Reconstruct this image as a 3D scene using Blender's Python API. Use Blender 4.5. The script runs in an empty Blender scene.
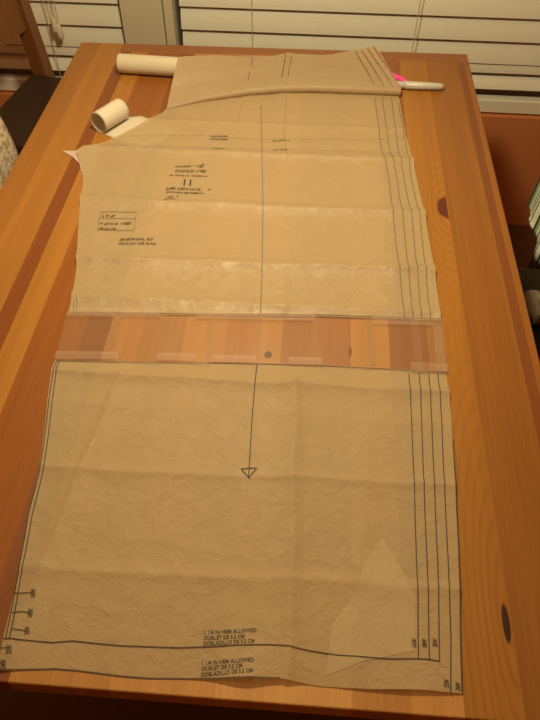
import bpy, bmesh, math, random
from mathutils import Vector, Matrix, noise

C = bpy.context.scene.collection
PI = math.pi
random.seed(7)

# ------------------------------------------------------------------ camera, world, lights, exposure
cam_d = bpy.data.cameras.new('camera')
cam = bpy.data.objects.new('camera', cam_d)
C.objects.link(cam)
R = [[0.997257, -0.053713, 0.050931], [0.073956, 0.751732, -0.655308], [-0.003088, 0.657277, 0.753642]]
M4 = Matrix(R).to_4x4()
M4.translation = (0, 0, 1.5314)
cam.matrix_world = M4
cam_d.sensor_fit = 'VERTICAL'
cam_d.sensor_height = 24.0
cam_d.lens = 24.0 * 700 / 720
cam_d.clip_start = 0.02
bpy.context.scene.camera = cam

world = bpy.data.worlds.new('night')
bpy.context.scene.world = world
world.use_nodes = True
world.node_tree.nodes['Background'].inputs[0].default_value = (0.01, 0.012, 0.02, 1)
world.node_tree.nodes['Background'].inputs[1].default_value = 1.0

def bulb(name, loc, radius, energy, color):
    l = bpy.data.lights.new(name, 'POINT')
    l.shadow_soft_size = radius; l.energy = energy; l.color = color
    o = bpy.data.objects.new(name, l); C.objects.link(o)
    o.location = loc
    return o
bulb('pendant_lamp_light', (-0.14, 1.04, 1.62), 0.07, 41, (1.0, 0.84, 0.50))

sc = bpy.context.scene
sc.view_settings.view_transform = 'Standard'
sc.view_settings.look = 'None'
sc.view_settings.gamma = 1
sc.view_settings.use_curve_mapping = False
sc.view_settings.exposure = 0.0
sc.cycles.use_denoising = True
sc.cycles.max_bounces = 8
sc.cycles.transparent_max_bounces = 16

# ------------------------------------------------------------------ measured outlines (metres, table coordinates)
D = {}
D['up_left'] = [[-0.3801, 0.7623], [-0.3865, 0.8176], [-0.3941, 0.8664], [-0.4125, 0.9444], [-0.4308, 1.0298], [-0.4408, 1.0915], [-0.4521, 1.1401], [-0.4656, 1.1735], [-0.4759, 1.1939], [-0.4834, 1.2113], [-0.4716, 1.2212], [-0.4438, 1.2434], [-0.4022, 1.2918], [-0.3596, 1.3462], [-0.3368, 1.3764], [-0.3296, 1.3979], [-0.3317, 1.4364], [-0.3338, 1.4899]]
D['up_right'] = [[0.2082, 0.7864], [0.2081, 0.8131], [0.207, 0.9216], [0.2014, 1.0591], [0.191, 1.2191], [0.1809, 1.3281], [0.1752, 1.4711], [0.169, 1.5333]]
D['up_bottom'] = [[-0.3801, 0.7623], [-0.2348, 0.7693], [-0.1076, 0.775], [0.011, 0.7823], [0.2082, 0.7864]]
D['up_top'] = [[-0.3338, 1.4899], [-0.1858, 1.5371], [-0.0022, 1.559], [0.169, 1.5333]]
D['lo_left'] = [[-0.3141, 0.2217], [-0.3183, 0.2545], [-0.3229, 0.3081], [-0.3247, 0.3325], [-0.3374, 0.4055], [-0.3423, 0.4742], [-0.3696, 0.6171], [-0.3751, 0.6632]]
D['lo_right'] = [[0.1839, 0.2348], [0.1906, 0.3197], [0.1977, 0.4063], [0.2025, 0.4983], [0.2065, 0.5954], [0.2075, 0.6832]]
D['lo_bottom'] = [[-0.3141, 0.2217], [-0.253, 0.2277], [-0.232, 0.2277], [-0.1789, 0.2254], [-0.1506, 0.2254], [-0.0948, 0.229], [-0.0519, 0.2316], [-0.0091, 0.2348], [0.0338, 0.2313], [0.0869, 0.2317], [0.1398, 0.2346], [0.1839, 0.2348]]
D['lo_top'] = [[-0.3751, 0.6632], [-0.2773, 0.6682], [-0.0978, 0.679], [0.0454, 0.6833], [0.2075, 0.6832]]
D['fl_left'] = [[-0.3302, 1.3937, 0.007], [-0.329, 1.4482, 0.022], [-0.3243, 1.4719, 0.04], [-0.3238, 1.5317, 0.052]]
D['fl_right'] = [[0.1777, 1.4888, 0.02], [0.1642, 1.5382, 0.021], [0.1455, 1.5983, 0.026], [0.1243, 1.6422, 0.04]]
D['fl_bottom'] = [[-0.3302, 1.3937, 0.007], [-0.2519, 1.4334, 0.014], [-0.1557, 1.4676, 0.018], [-0.09, 1.4817, 0.02], [-0.0236, 1.4888, 0.021], [0.0652, 1.4881, 0.021], [0.1777, 1.4888, 0.02]]
D['fl_top'] = [[-0.3238, 1.5317, 0.052], [-0.2457, 1.572, 0.04], [-0.1689, 1.6094, 0.02], [-0.1112, 1.6268, 0.016], [-0.0807, 1.6297, 0.024], [-0.0525, 1.6367, 0.018], [0.0067, 1.6415, 0.014], [0.0652, 1.6514, 0.022], [0.1017, 1.6434, 0.034], [0.1243, 1.6422, 0.04]]
D['ink_up'] = {"s1": [[0.1512, 0.7867], [0.1441, 1.0346], [0.1402, 1.1746], [0.1294, 1.2683], [0.1211, 1.4718]], "s2": [[0.1644, 0.7855], [0.1617, 1.0271], [0.1556, 1.1757], [0.1456, 1.2694], [0.1377, 1.4729]], "s3": [[0.1778, 0.7864], [0.1778, 1.0282], [0.1692, 1.1766], [0.1628, 1.2706], [0.1577, 1.4743]], "s4": [[0.1918, 0.7863], [0.1922, 1.0293], [0.1837, 1.1777], [0.18, 1.2718], [0.172, 1.4493]], "grain": [[-0.1275, 1.4202], [-0.094, 1.0595], [-0.0803, 0.8685], [-0.0752, 0.7773]], "edge": [[-0.377, 0.7876], [-0.3738, 0.7628]], "edge2": [[-0.3739, 0.7948], [-0.3682, 0.7632]], "hl1": [[-0.4553, 1.2223], [-0.3388, 1.2359], [-0.2208, 1.2422]], "hl1b": [[-0.1756, 1.2399], [-0.0341, 1.2479], [0.177, 1.2535]], "hl2": [[-0.4094, 1.2759], [-0.2337, 1.2918]], "hl2b": [[-0.1806, 1.2841], [-0.0361, 1.2903], [0.1777, 1.3051]], "bot": [[-0.3791, 0.7646], [-0.2352, 0.7715], [-0.1078, 0.7772], [0.0109, 0.7845], [0.2076, 0.7885]], "d1": [[-0.1699, 1.4259], [-0.1723, 1.343]], "d2": [[-0.0737, 1.4761], [-0.0716, 1.3301], [-0.0578, 1.2018]]}
D['ink_lo'] = {"s1": [[0.1521, 0.6754], [0.1509, 0.5914], [0.1485, 0.4944], [0.1448, 0.383], [0.1435, 0.3338], [0.1396, 0.267]], "s2": [[0.1675, 0.6765], [0.1648, 0.5924], [0.1609, 0.4953], [0.1574, 0.3839], [0.1553, 0.3346], [0.1514, 0.267]], "s3": [[0.1814, 0.6775], [0.1787, 0.5934], [0.1745, 0.4963], [0.17, 0.3849], [0.1671, 0.3355], [0.1624, 0.266]], "s4": [[0.1946, 0.6784], [0.1926, 0.5944], [0.1875, 0.4972], [0.1825, 0.3858], [0.1797, 0.3364], [0.1771, 0.2907], [0.1714, 0.2349]], "se": [[0.2053, 0.5616], [0.2019, 0.4983], [0.197, 0.4063], [0.1916, 0.3373], [0.1877, 0.2915], [0.1835, 0.2358]], "grain": [[-0.0723, 0.6789], [-0.0703, 0.5755], [-0.066, 0.4804]], "tri": [[-0.0773, 0.4926], [-0.0564, 0.4956], [-0.0655, 0.4789], [-0.0773, 0.4926]], "hem": [[-0.3178, 0.2545], [-0.289, 0.2552], [-0.2618, 0.2553], [-0.2413, 0.2587], [-0.2332, 0.2583], [-0.1879, 0.2571], [-0.1214, 0.2598], [-0.061, 0.2662], [-0.0224, 0.2696], [-0.0114, 0.2695], [0.0516, 0.2642], [0.1093, 0.2642], [0.1398, 0.2666], [0.1506, 0.2669], [0.1624, 0.2658]], "l1": [[-0.3676, 0.6637], [-0.3613, 0.614], [-0.3363, 0.4747], [-0.3319, 0.4087], [-0.3211, 0.3327], [-0.3172, 0.3049], [-0.31, 0.2551]], "l2": [[-0.371, 0.6595], [-0.3663, 0.6136], [-0.3409, 0.4743], [-0.3372, 0.4111], [-0.3245, 0.33], [-0.3216, 0.3058], [-0.315, 0.2547]], "t1": [[-0.3235, 0.3063], [-0.3, 0.3068]], "t2": [[-0.3176, 0.284], [-0.2969, 0.2851]], "t3": [[-0.312, 0.2649], [-0.2949, 0.2651]], "t4": [[-0.3196, 0.2446], [-0.3093, 0.2443]], "t5": [[-0.3165, 0.2288], [-0.3104, 0.229]], "le": [[-0.3138, 0.2224], [-0.2531, 0.2283], [-0.2322, 0.2283], [-0.179, 0.226], [-0.1507, 0.226], [-0.0948, 0.2295], [-0.052, 0.2322], [-0.0091, 0.2354]], "lt": [[-0.373, 0.6613], [-0.2769, 0.6662], [-0.0976, 0.6771], [0.0454, 0.6814], [0.2073, 0.6813]]}
D['ink_fl'] = {"s1": [[0.0766, 1.6411, 0.026], [0.1018, 1.5642, 0.02], [0.1166, 1.5077, 0.0185], [0.1228, 1.4866, 0.018]], "s2": [[0.0903, 1.6411, 0.03], [0.1199, 1.5634, 0.021], [0.1366, 1.5046, 0.0185], [0.1405, 1.4878, 0.018]], "s3": [[0.1037, 1.6367, 0.036], [0.1379, 1.5626, 0.022], [0.1564, 1.5014, 0.0185], [0.1604, 1.4892, 0.018]], "s4": [[0.1172, 1.6366, 0.04], [0.1538, 1.5637, 0.022], [0.1718, 1.5002, 0.0185], [0.1747, 1.4902, 0.018]]}
D['dash_fl'] = {"a": [[-0.1843, 1.5984, 0.02], [-0.184, 1.5032, 0.015]], "b": [[-0.1612, 1.6024, 0.02], [-0.1638, 1.5046, 0.015]], "c": [[-0.086, 1.6209, 0.022], [-0.0886, 1.5143, 0.015]], "d": [[-0.0714, 1.6118, 0.022], [-0.0751, 1.5152, 0.015]]}
D['text'] = [[[-0.0963, 0.2762], [-0.0385, 0.2824], 0.0043], [[-0.0961, 0.2701], [-0.0511, 0.2747], 0.0043], [[-0.0958, 0.264], [-0.0397, 0.2703], 0.0043], [[-0.0944, 0.2434], [-0.0384, 0.2498], 0.0043], [[-0.0938, 0.2376], [-0.0503, 0.2428], 0.0043], [[-0.0937, 0.2316], [-0.0387, 0.2384], 0.0043], [[-0.2959, 0.3029], [-0.2975, 0.3124], 0.0055], [[-0.2928, 0.281], [-0.2944, 0.2901], 0.0055], [[-0.2909, 0.2615], [-0.2924, 0.2703], 0.0055], [[-0.3038, 0.2393], [-0.3055, 0.2483], 0.0055], [[-0.3056, 0.2244], [-0.3074, 0.2332], 0.0055], [[0.1384, 0.2788], [0.1389, 0.2879], 0.0055], [[0.1499, 0.2797], [0.1506, 0.2888], 0.0055], [[0.1615, 0.2808], [0.1622, 0.2898], 0.0055], [[0.1701, 0.2388], [0.1709, 0.2475], 0.0055], [[0.1821, 0.2372], [0.1829, 0.2453], 0.0055], [[-0.2508, 1.1128], [-0.2365, 1.1138], 0.02]]
D['strokes'] = [[[-0.2758, 1.1711], [-0.228, 1.1768], 0.0055], [[-0.2238, 1.1747], [-0.2195, 1.1871], 0.006], [[-0.2753, 1.1558], [-0.2156, 1.1583], 0.008], [[-0.2829, 1.1425], [-0.2119, 1.1454], 0.0035], [[-0.2819, 1.0968], [-0.217, 1.0982], 0.008], [[-0.28, 1.0861], [-0.2079, 1.0877], 0.005], [[-0.2022, 1.1017], [-0.1974, 1.1021], 0.004], [[-0.2781, 1.0693], [-0.2541, 1.0735], 0.005], [[-0.2769, 1.0608], [-0.2591, 1.0632], 0.005], [[-0.2761, 1.0528], [-0.2678, 1.0534], 0.004], [[-0.3822, 1.0064], [-0.3585, 1.0081], 0.006], [[-0.3815, 0.9838], [-0.35, 0.986], 0.006], [[-0.3455, 0.9863], [-0.3248, 0.9878], 0.008], [[-0.3802, 0.9708], [-0.3506, 0.9723], 0.005], [[-0.3373, 0.9426], [-0.2788, 0.9456], 0.007], [[-0.3363, 0.9318], [-0.2731, 0.9343], 0.006], [[-0.2214, 1.2858], [-0.1853, 1.2891], 0.005], [[-0.2209, 1.2737], [-0.1859, 1.2762], 0.006], [[-0.2139, 1.2361], [-0.1815, 1.2377], 0.004], [[-0.091, 1.2778], [-0.0582, 1.279], 0.004], [[-0.0882, 1.2387], [-0.06, 1.2399], 0.004]]
D['box'] = [[-0.3884, 1.0208], [-0.323, 1.0239], [-0.3179, 0.9718], [-0.3829, 0.9689], [-0.3884, 1.0208]]
D['boxmid'] = [[-0.3856, 1.0021], [-0.3211, 1.0054]]
D['strip'] = [[-0.4401, 1.2814], [-0.4041, 1.331]]
D['tape_tab'] = [[-0.5165, 1.2192], [-0.4959, 1.2195], [-0.4729, 1.2266], [-0.4451, 1.2489], [-0.4383, 1.1859], [-0.437, 1.1311], [-0.4522, 1.1367], [-0.4694, 1.1767], [-0.4907, 1.2]]
D['fold'] = [[0.1062, 0.4063], [0.1251, 0.3689], [0.1408, 0.3359], [0.1359, 0.2747], [0.0799, 0.2599], [0.04, 0.2425], [0.0456, 0.2955], [0.0751, 0.3407], [0.0825, 0.3709]]
D['tapes'] = [[[-0.3823, 0.7644], [-0.2969, 0.766], [-0.2839, 0.6637], [-0.3745, 0.6612]], [[-0.3127, 0.7716], [-0.2251, 0.7689], [-0.2116, 0.665], [-0.2948, 0.6649]], [[-0.2366, 0.7793], [-0.1522, 0.774], [-0.1415, 0.668], [-0.2201, 0.6703]], [[-0.1601, 0.7735], [-0.0736, 0.7864], [-0.0675, 0.6753], [-0.1485, 0.6754]], [[-0.0827, 0.7812], [0.0154, 0.7949], [0.0217, 0.6777], [-0.0737, 0.6788]], [[0.0062, 0.7831], [0.1011, 0.7943], [0.1045, 0.6778], [0.0112, 0.6809]], [[0.0915, 0.7847], [0.1736, 0.795], [0.1748, 0.677], [0.0957, 0.6811]], [[0.1609, 0.7918], [0.2125, 0.7911], [0.2099, 0.6776], [0.1631, 0.6762]]]
D['edgetapes'] = [[[-0.3809, 0.7713], [-0.3068, 0.7743], [-0.3045, 0.7565], [-0.381, 0.7533]], [[-0.2984, 0.7726], [-0.2358, 0.7748], [-0.2334, 0.7616], [-0.2953, 0.7583]], [[-0.1785, 0.7789], [0.0109, 0.7856], [0.0098, 0.7701], [-0.1763, 0.7634]], [[0.101, 0.7876], [0.2092, 0.7886], [0.2094, 0.7734], [0.1006, 0.77]], [[-0.3765, 0.6792], [-0.2837, 0.6838], [-0.2805, 0.6689], [-0.3751, 0.6632]], [[-0.2245, 0.686], [-0.1654, 0.6882], [-0.1634, 0.6743], [-0.222, 0.6721]], [[-0.1396, 0.688], [-0.0748, 0.6906], [-0.0737, 0.6778], [-0.1379, 0.6752]], [[-0.0252, 0.6922], [0.0243, 0.6937], [0.0247, 0.6799], [-0.0244, 0.6783]], [[0.1554, 0.6951], [0.21, 0.6951], [0.2101, 0.6796], [0.1544, 0.6775]], [[0.1952, 0.7898], [0.2092, 0.7886], [0.2071, 0.6793], [0.1926, 0.6802]]]

TZ = 0.74                      # table top height

# ------------------------------------------------------------------ helpers
def tag(o, label=None, cat=None, group=None, kind=None):
    if label: o['label'] = label
    if cat: o['category'] = cat
    if group: o['group'] = group
    if kind: o['kind'] = kind
    return o

def empty(name, loc=(0, 0, 0), rz=0.0):
    o = bpy.data.objects.new(name, None); C.objects.link(o)
    o.location = loc; o.rotation_euler = (0, 0, rz)
    return o

def link(name, me, mat, parent=None, smooth=False):
    o = bpy.data.objects.new(name, me); C.objects.link(o)
    if mat is not None:
        me.materials.append(mat)
    if parent: o.parent = parent
    if smooth:
        for p in me.polygons: p.use_smooth = True
    return o

def obj(name, bm, mat, parent=None, smooth=False, bevel=0.0, seg=2):
    if bevel > 0:
        bmesh.ops.bevel(bm, geom=[e for e in bm.edges if e.calc_face_angle(0) > 0.6], offset=bevel, segments=seg,
                        affect='EDGES', profile=0.5)
    bmesh.ops.recalc_face_normals(bm, faces=bm.faces)
    me = bpy.data.meshes.new(name); bm.to_mesh(me); bm.free()
    return link(name, me, mat, parent, smooth)

def box(bm, lo, hi, mat4=None):
    r = bmesh.ops.create_cube(bm, size=1)
    for v in r['verts']:
        v.co = Vector([lo[i] + (v.co[i] + 0.5) * (hi[i] - lo[i]) for i in range(3)])
        if mat4 is not None: v.co = mat4 @ v.co
    return r['verts']

def bar(bm, a, b, wx, wy, taper=1.0, side=(1, 0, 0)):
    """rectangular bar from a to b, wx across `side`, wy across the third direction"""
    a, b = Vector(a), Vector(b)
    d = (b - a).normalized(); s = Vector(side); s = (s - d * s.dot(d)).normalized(); t = d.cross(s)
    vs = []
    for p, k in ((a, 1.0), (b, taper)):
        for i, j in ((-1, -1), (1, -1), (1, 1), (-1, 1)):
            vs.append(bm.verts.new(p + s * (i * wx / 2 * k) + t * (j * wy / 2 * k)))
    for f in ((3, 2, 1, 0), (4, 5, 6, 7), (0, 1, 5, 4), (1, 2, 6, 5), (2, 3, 7, 6), (3, 0, 4, 7)):
        bm.faces.new([vs[i] for i in f])

def tube(bm, path, r, n=10, cap=True):
    path = [Vector(p) for p in path]
    rings = []
    for i, p in enumerate(path):
        d = (path[min(i + 1, len(path) - 1)] - path[max(i - 1, 0)]).normalized()
        up = Vector((0, 0, 1)) if abs(d.z) < 0.9 else Vector((1, 0, 0))
        s = d.cross(up).normalized(); t = s.cross(d)
        rr = r[i] if isinstance(r, (list, tuple)) else r
        rings.append([bm.verts.new(p + (s * math.cos(2 * PI * k / n) + t * math.sin(2 * PI * k / n)) * rr) for k in range(n)])
    for a, b in zip(rings, rings[1:]):
        for k in range(n):
            bm.faces.new((a[k], a[(k + 1) % n], b[(k + 1) % n], b[k]))
    if cap:
        bm.faces.new(list(reversed(rings[0]))); bm.faces.new(rings[-1])

# ------------------------------------------------------------------ materials
def new_mat(name):
    m = bpy.data.materials.new(name); m.use_nodes = True
    nt = m.node_tree
    return m, nt, nt.nodes['Principled BSDF']

def N(nt, t, **kw):
    n = nt.nodes.new(t)
    for k, v in kw.items(): setattr(n, k, v)
    return n

def mathn(nt, op, a=None, b=None, c=None):
    n = N(nt, 'ShaderNodeMath', operation=op)
    for i, v in enumerate((a, b, c)):
        if v is None: continue
        if isinstance(v, (int, float)): n.inputs[i].default_value = v
        else: nt.links.new(v, n.inputs[i])
    return n.outputs[0]

def mixc(nt, fac, a, b, mode='MIX'):
    n = N(nt, 'ShaderNodeMix', data_type='RGBA', blend_type=mode)
    for sock, v in ((n.inputs['Factor'], fac), (n.inputs['A'], a), (n.inputs['B'], b)):
        if hasattr(v, 'links'): nt.links.new(v, sock)
        elif isinstance(v, (int, float)): sock.default_value = v
        else: sock.default_value = (*v, 1)
    return n.outputs['Result']

def plain(name, col, rough=0.5, noise_amt=0.12, scale=40, metallic=0.0, bump=0.0):
    m, nt, b = new_mat(name)
    tc = N(nt, 'ShaderNodeTexCoord'); nz = N(nt, 'ShaderNodeTexNoise')
    nz.inputs['Scale'].default_value = scale; nz.inputs['Detail'].default_value = 4
    nt.links.new(tc.outputs['Object'], nz.inputs['Vector'])
    dark = tuple(c * (1 - noise_amt) for c in col); lite = tuple(min(1, c * (1 + noise_amt)) for c in col)
    nt.links.new(mixc(nt, nz.outputs['Fac'], dark, lite), b.inputs['Base Color'])
    b.inputs['Roughness'].default_value = rough; b.inputs['Metallic'].default_value = metallic
    if bump:
        bp = N(nt, 'ShaderNodeBump'); bp.inputs['Strength'].default_value = bump; bp.inputs['Distance'].default_value = 0.002
        nt.links.new(nz.outputs['Fac'], bp.inputs['Height']); nt.links.new(bp.outputs[0], b.inputs['Normal'])
    return m

def wood_plain(name, c1, c2, rough=0.35, scale=6, axis=2):
    m, nt, b = new_mat(name)
    tc = N(nt, 'ShaderNodeTexCoord'); mp = N(nt, 'ShaderNodeMapping')
    sc_ = [scale * 6] * 3; sc_[axis] = scale * 0.35
    mp.inputs['Scale'].default_value = sc_
    nt.links.new(tc.outputs['Object'], mp.inputs['Vector'])
    nz = N(nt, 'ShaderNodeTexNoise'); nz.inputs['Scale'].default_value = 1.5; nz.inputs['Detail'].default_value = 6
    nt.links.new(mp.outputs[0], nz.inputs['Vector'])
    nt.links.new(mixc(nt, nz.outputs['Fac'], c1, c2), b.inputs['Base Color'])
    b.inputs['Roughness'].default_value = rough
    return m

def table_wood():
    """varnished pine: planks laid lengthwise, each with its own tone, grain and knots"""
    m, nt, b = new_mat('pine_planks')
    L = nt.links
    tc = N(nt, 'ShaderNodeTexCoord')
    sep = N(nt, 'ShaderNodeSeparateXYZ'); L.new(tc.outputs['Object'], sep.inputs[0])
    x, y = sep.outputs[0], sep.outputs[1]
    u = mathn(nt, 'DIVIDE', mathn(nt, 'ADD', x, 0.62), 1.0)
    planks = [(-0.62, (0.300, 0.124, 0.024)), (-.552, (0.340, 0.149, 0.028)), (-.493, (0.205, 0.063, 0.016)), (-.467, (0.360, 0.158, 0.029)),
              (-.428, (0.255, 0.088, 0.018)), (-.348, (0.200, 0.070, 0.024)), (-.309, (0.401, 0.187, 0.055)), (-.2575, (0.354, 0.159, 0.047)), (-.191, (0.425, 0.206, 0.056)),
              (-.125, (0.366, 0.155, 0.047)), (-.078, (0.437, 0.213, 0.060)), (-.041, (0.319, 0.127, 0.040)), (.018, (0.330, 0.127, 0.040)), (.066, (0.448, 0.221, 0.056)),
              (.125, (0.240, 0.084, 0.026)), (.183, (0.325, 0.140, 0.022)), (.2460, (0.255, 0.100, 0.018)), (.318, (0.190, 0.062, 0.015)), (.334, (0.260, 0.098, 0.018))]
    cr = N(nt, 'ShaderNodeValToRGB'); cr.color_ramp.interpolation = 'CONSTANT'
    els = cr.color_ramp.elements
    while len(els) > 1: els.remove(els[0])
    for i, (px, c) in enumerate(planks):
        e = els[0] if i == 0 else els.new(px + 0.62)
        if i == 0: e.position = 0.0
        e.color = (*c, 1)
    L.new(u, cr.inputs[0])
    # second ramp: paler plank tones take over at the near end
    cr2 = N(nt, 'ShaderNodeValToRGB'); cr2.color_ramp.interpolation = 'CONSTANT'
    els = cr2.color_ramp.elements
    while len(els) > 1: els.remove(els[0])
    near = planks[:6] + [(-.300, (.42, .205, .058)), (-.191, (.47, .235, .070)), (-.078, (.54, .285, .090)), (.0657, (.43, .205, .056)), (.128, (.49, .240, .072))] + planks[-4:]
    for i, (px, c) in enumerate(near):
        e = els[0] if i == 0 else els.new(px + 0.62)
        if i == 0: e.position = 0.0
        e.color = (*c, 1)
    L.new(u, cr2.inputs[0])
    plank_tone = mixc(nt, mathn(nt, 'LESS_THAN', y, 0.36), cr.outputs[0], cr2.outputs[0])
    # per-plank offset so that grain breaks at the joints
    sepc = N(nt, 'ShaderNodeSeparateColor'); L.new(plank_tone, sepc.inputs[0])
    off = mathn(nt, 'MULTIPLY', sepc.outputs[1], 97.0)
    comb = N(nt, 'ShaderNodeCombineXYZ')
    L.new(mathn(nt, 'MULTIPLY', x, 34.0), comb.inputs[0]); L.new(mathn(nt, 'MULTIPLY', y, 1.5), comb.inputs[1]); L.new(off, comb.inputs[2])
    nz = N(nt, 'ShaderNodeTexNoise'); nz.inputs['Scale'].default_value = 1.0; nz.inputs['Detail'].default_value = 5
    L.new(comb.outputs[0], nz.inputs['Vector'])
    # fine streaks
    comb2 = N(nt, 'ShaderNodeCombineXYZ')
    L.new(mathn(nt, 'MULTIPLY', x, 260.0), comb2.inputs[0]); L.new(mathn(nt, 'MULTIPLY', y, 5.0), comb2.inputs[1]); L.new(off, comb2.inputs[2])
    nz2 = N(nt, 'ShaderNodeTexNoise'); nz2.inputs['Scale'].default_value = 1.0; nz2.inputs['Detail'].default_value = 3
    L.new(comb2.outputs[0], nz2.inputs['Vector'])
    col = mixc(nt, 0.65, plank_tone, mixc(nt, nz.outputs['Fac'], (.35, .30, .26), (.68, .70, .74)), 'OVERLAY')
    col = mixc(nt, 0.34, col, mixc(nt, nz2.outputs['Fac'], (.25, .22, .2), (.75, .76, .78)), 'OVERLAY')
    # growth rings that bend around the knots of one plank (x .183-.2460)
    def dist(kx, ky, sy):
        dx = mathn(nt, 'SUBTRACT', x, kx); dy = mathn(nt, 'MULTIPLY', mathn(nt, 'SUBTRACT', y, ky), sy)
        return mathn(nt, 'SQRT', mathn(nt, 'ADD', mathn(nt, 'MULTIPLY', dx, dx), mathn(nt, 'MULTIPLY', dy, dy)))
    dA = dist(.2460, 1.085, .33); dB = dist(.2460, .312, .17)
    d = mathn(nt, 'MINIMUM', dA, dB)
    warp = mathn(nt, 'MULTIPLY', nz.outputs['Fac'], 0.012)
    ring = mathn(nt, 'SINE', mathn(nt, 'MULTIPLY', mathn(nt, 'ADD', d, warp), 800.0))
    ring = mathn(nt, 'MULTIPLY', mathn(nt, 'ADD', ring, 1.0), 0.5)
    ring = mathn(nt, 'POWER', ring, 3.0)
    inplank = mathn(nt, 'MULTIPLY', mathn(nt, 'GREATER_THAN', x, .183), mathn(nt, 'LESS_THAN', x, .2460))
    fall = N(nt, 'ShaderNodeMapRange'); fall.inputs['From Min'].default_value = 0.015; fall.inputs['From Max'].default_value = 0.085
    fall.inputs['To Min'].default_value = 0.35; fall.inputs['To Max'].default_value = 0.06
    L.new(d, fall.inputs['Value'])
    fac = mathn(nt, 'MULTIPLY', mathn(nt, 'MULTIPLY', ring, inplank), fall.outputs[0])
    col = mixc(nt, fac, col, (.20, .062, .012))
    # the knots themselves
    def knot(colr, kx, ky, rx, ry, c, lo=-1e3, hi=1e3):
        dd = dist(kx, ky, rx / ry)
        dd = mathn(nt, 'ADD', dd, mathn(nt, 'MULTIPLY', mathn(nt, 'SUBTRACT', nz2.outputs['Fac'], .5), rx * 0.5))
        k = N(nt, 'ShaderNodeMapRange'); k.interpolation_type = 'SMOOTHSTEP'
        k.inputs['From Min'].default_value = rx * 0.85; k.inputs['From Max'].default_value = rx * 1.12
        k.inputs['To Min'].default_value = 1; k.inputs['To Max'].default_value = 0
        L.new(dd, k.inputs['Value'])
        f = mathn(nt, 'MULTIPLY', k.outputs[0], mathn(nt, 'MULTIPLY', mathn(nt, 'GREATER_THAN', x, lo), mathn(nt, 'LESS_THAN', x, hi)))
        return mixc(nt, f, colr, c)
    col = knot(col, .2460, 1.085, .019, .034, (.105, .022, .010), hi=.2460)
    col = knot(col, .2415, .314, .0042, .024, (.045, .014, .006))
    col = knot(col, -.0571, .6985, .0062, .0075, (.045, .035, .028))
    col = knot(col, .0665, .7135, .0026, .010, (.10, .03, .02))
    L.new(col, b.inputs['Base Color'])
    b.inputs['Roughness'].default_value = 0.36
    b.inputs['Specular IOR Level'].default_value = 0.32
    bp = N(nt, 'ShaderNodeBump'); bp.inputs['Strength'].default_value = 0.12; bp.inputs['Distance'].default_value = 0.001
    L.new(nz2.outputs['Fac'], bp.inputs['Height']); L.new(bp.outputs[0], b.inputs['Normal'])
    return m

def tissue(name, col, see=0.14, rough=0.5, crumple=0.5, spec=0.35, scale=1.0, sheen=0.0):
    """thin printed tissue: a crumpled, slightly see-through sheet"""
    m, nt, b = new_mat(name); L = nt.links
    tc = N(nt, 'ShaderNodeTexCoord')
    n1 = N(nt, 'ShaderNodeTexNoise'); n1.inputs['Scale'].default_value = 26 * scale; n1.inputs['Detail'].default_value = 7; n1.inputs['Roughness'].default_value = 0.62
    n1.inputs['Distortion'].default_value = 0.6
    L.new(tc.outputs['Object'], n1.inputs['Vector'])
    n2 = N(nt, 'ShaderNodeTexNoise'); n2.inputs['Scale'].default_value = 7 * scale; n2.inputs['Detail'].default_value = 3
    L.new(tc.outputs['Object'], n2.inputs['Vector'])
    vo = N(nt, 'ShaderNodeTexVoronoi'); vo.feature = 'DISTANCE_TO_EDGE'; vo.inputs['Scale'].default_value = 21 * scale
    mpv = N(nt, 'ShaderNodeMixRGB'); mpv.inputs[0].default_value = 0.08
    L.new(tc.outputs['Object'], mpv.inputs[1]); L.new(n1.outputs['Color'], mpv.inputs[2])
    L.new(mpv.outputs[0], vo.inputs['Vector'])
    v = N(nt, 'ShaderNodeMapRange'); v.inputs['From Max'].default_value = 0.25; L.new(vo.outputs['Distance'], v.inputs['Value'])
    h = mathn(nt, 'ADD', mathn(nt, 'MULTIPLY', v.outputs[0], 0.35), mathn(nt, 'ADD', n1.outputs['Fac'], n2.outputs['Fac']))
    bp = N(nt, 'ShaderNodeBump'); bp.inputs['Strength'].default_value = crumple; bp.inputs['Distance'].default_value = 0.004
    L.new(h, bp.inputs['Height']); L.new(bp.outputs[0], b.inputs['Normal'])
    lo = tuple(c * 0.93 for c in col); hi = tuple(min(1, c * 1.06) for c in col)
    L.new(mixc(nt, n1.outputs['Fac'], lo, hi), b.inputs['Base Color'])
    b.inputs['Roughness'].default_value = rough; b.inputs['Specular IOR Level'].default_value = spec
    b.inputs['Sheen Weight'].default_value = sheen; b.inputs['Sheen Roughness'].default_value = .55
    b.inputs['Sheen Tint'].default_value = (1, .88, .62, 1)
    tl = N(nt, 'ShaderNodeBsdfTranslucent'); tl.inputs['Color'].default_value = (*[min(1, c * 1.5) for c in col], 1)
    m0 = N(nt, 'ShaderNodeMixShader'); m0.inputs[0].default_value = .80
    L.new(tl.outputs[0], m0.inputs[1]); L.new(b.outputs[0], m0.inputs[2])
    tr = N(nt, 'ShaderNodeBsdfTransparent'); mx = N(nt, 'ShaderNodeMixShader'); mx.inputs[0].default_value = 1 - see
    L.new(tr.outputs[0], mx.inputs[1]); L.new(m0.outputs[0], mx.inputs[2])
    L.new(mx.outputs[0], nt.nodes['Material Output'].inputs['Surface'])
    return m

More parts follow.
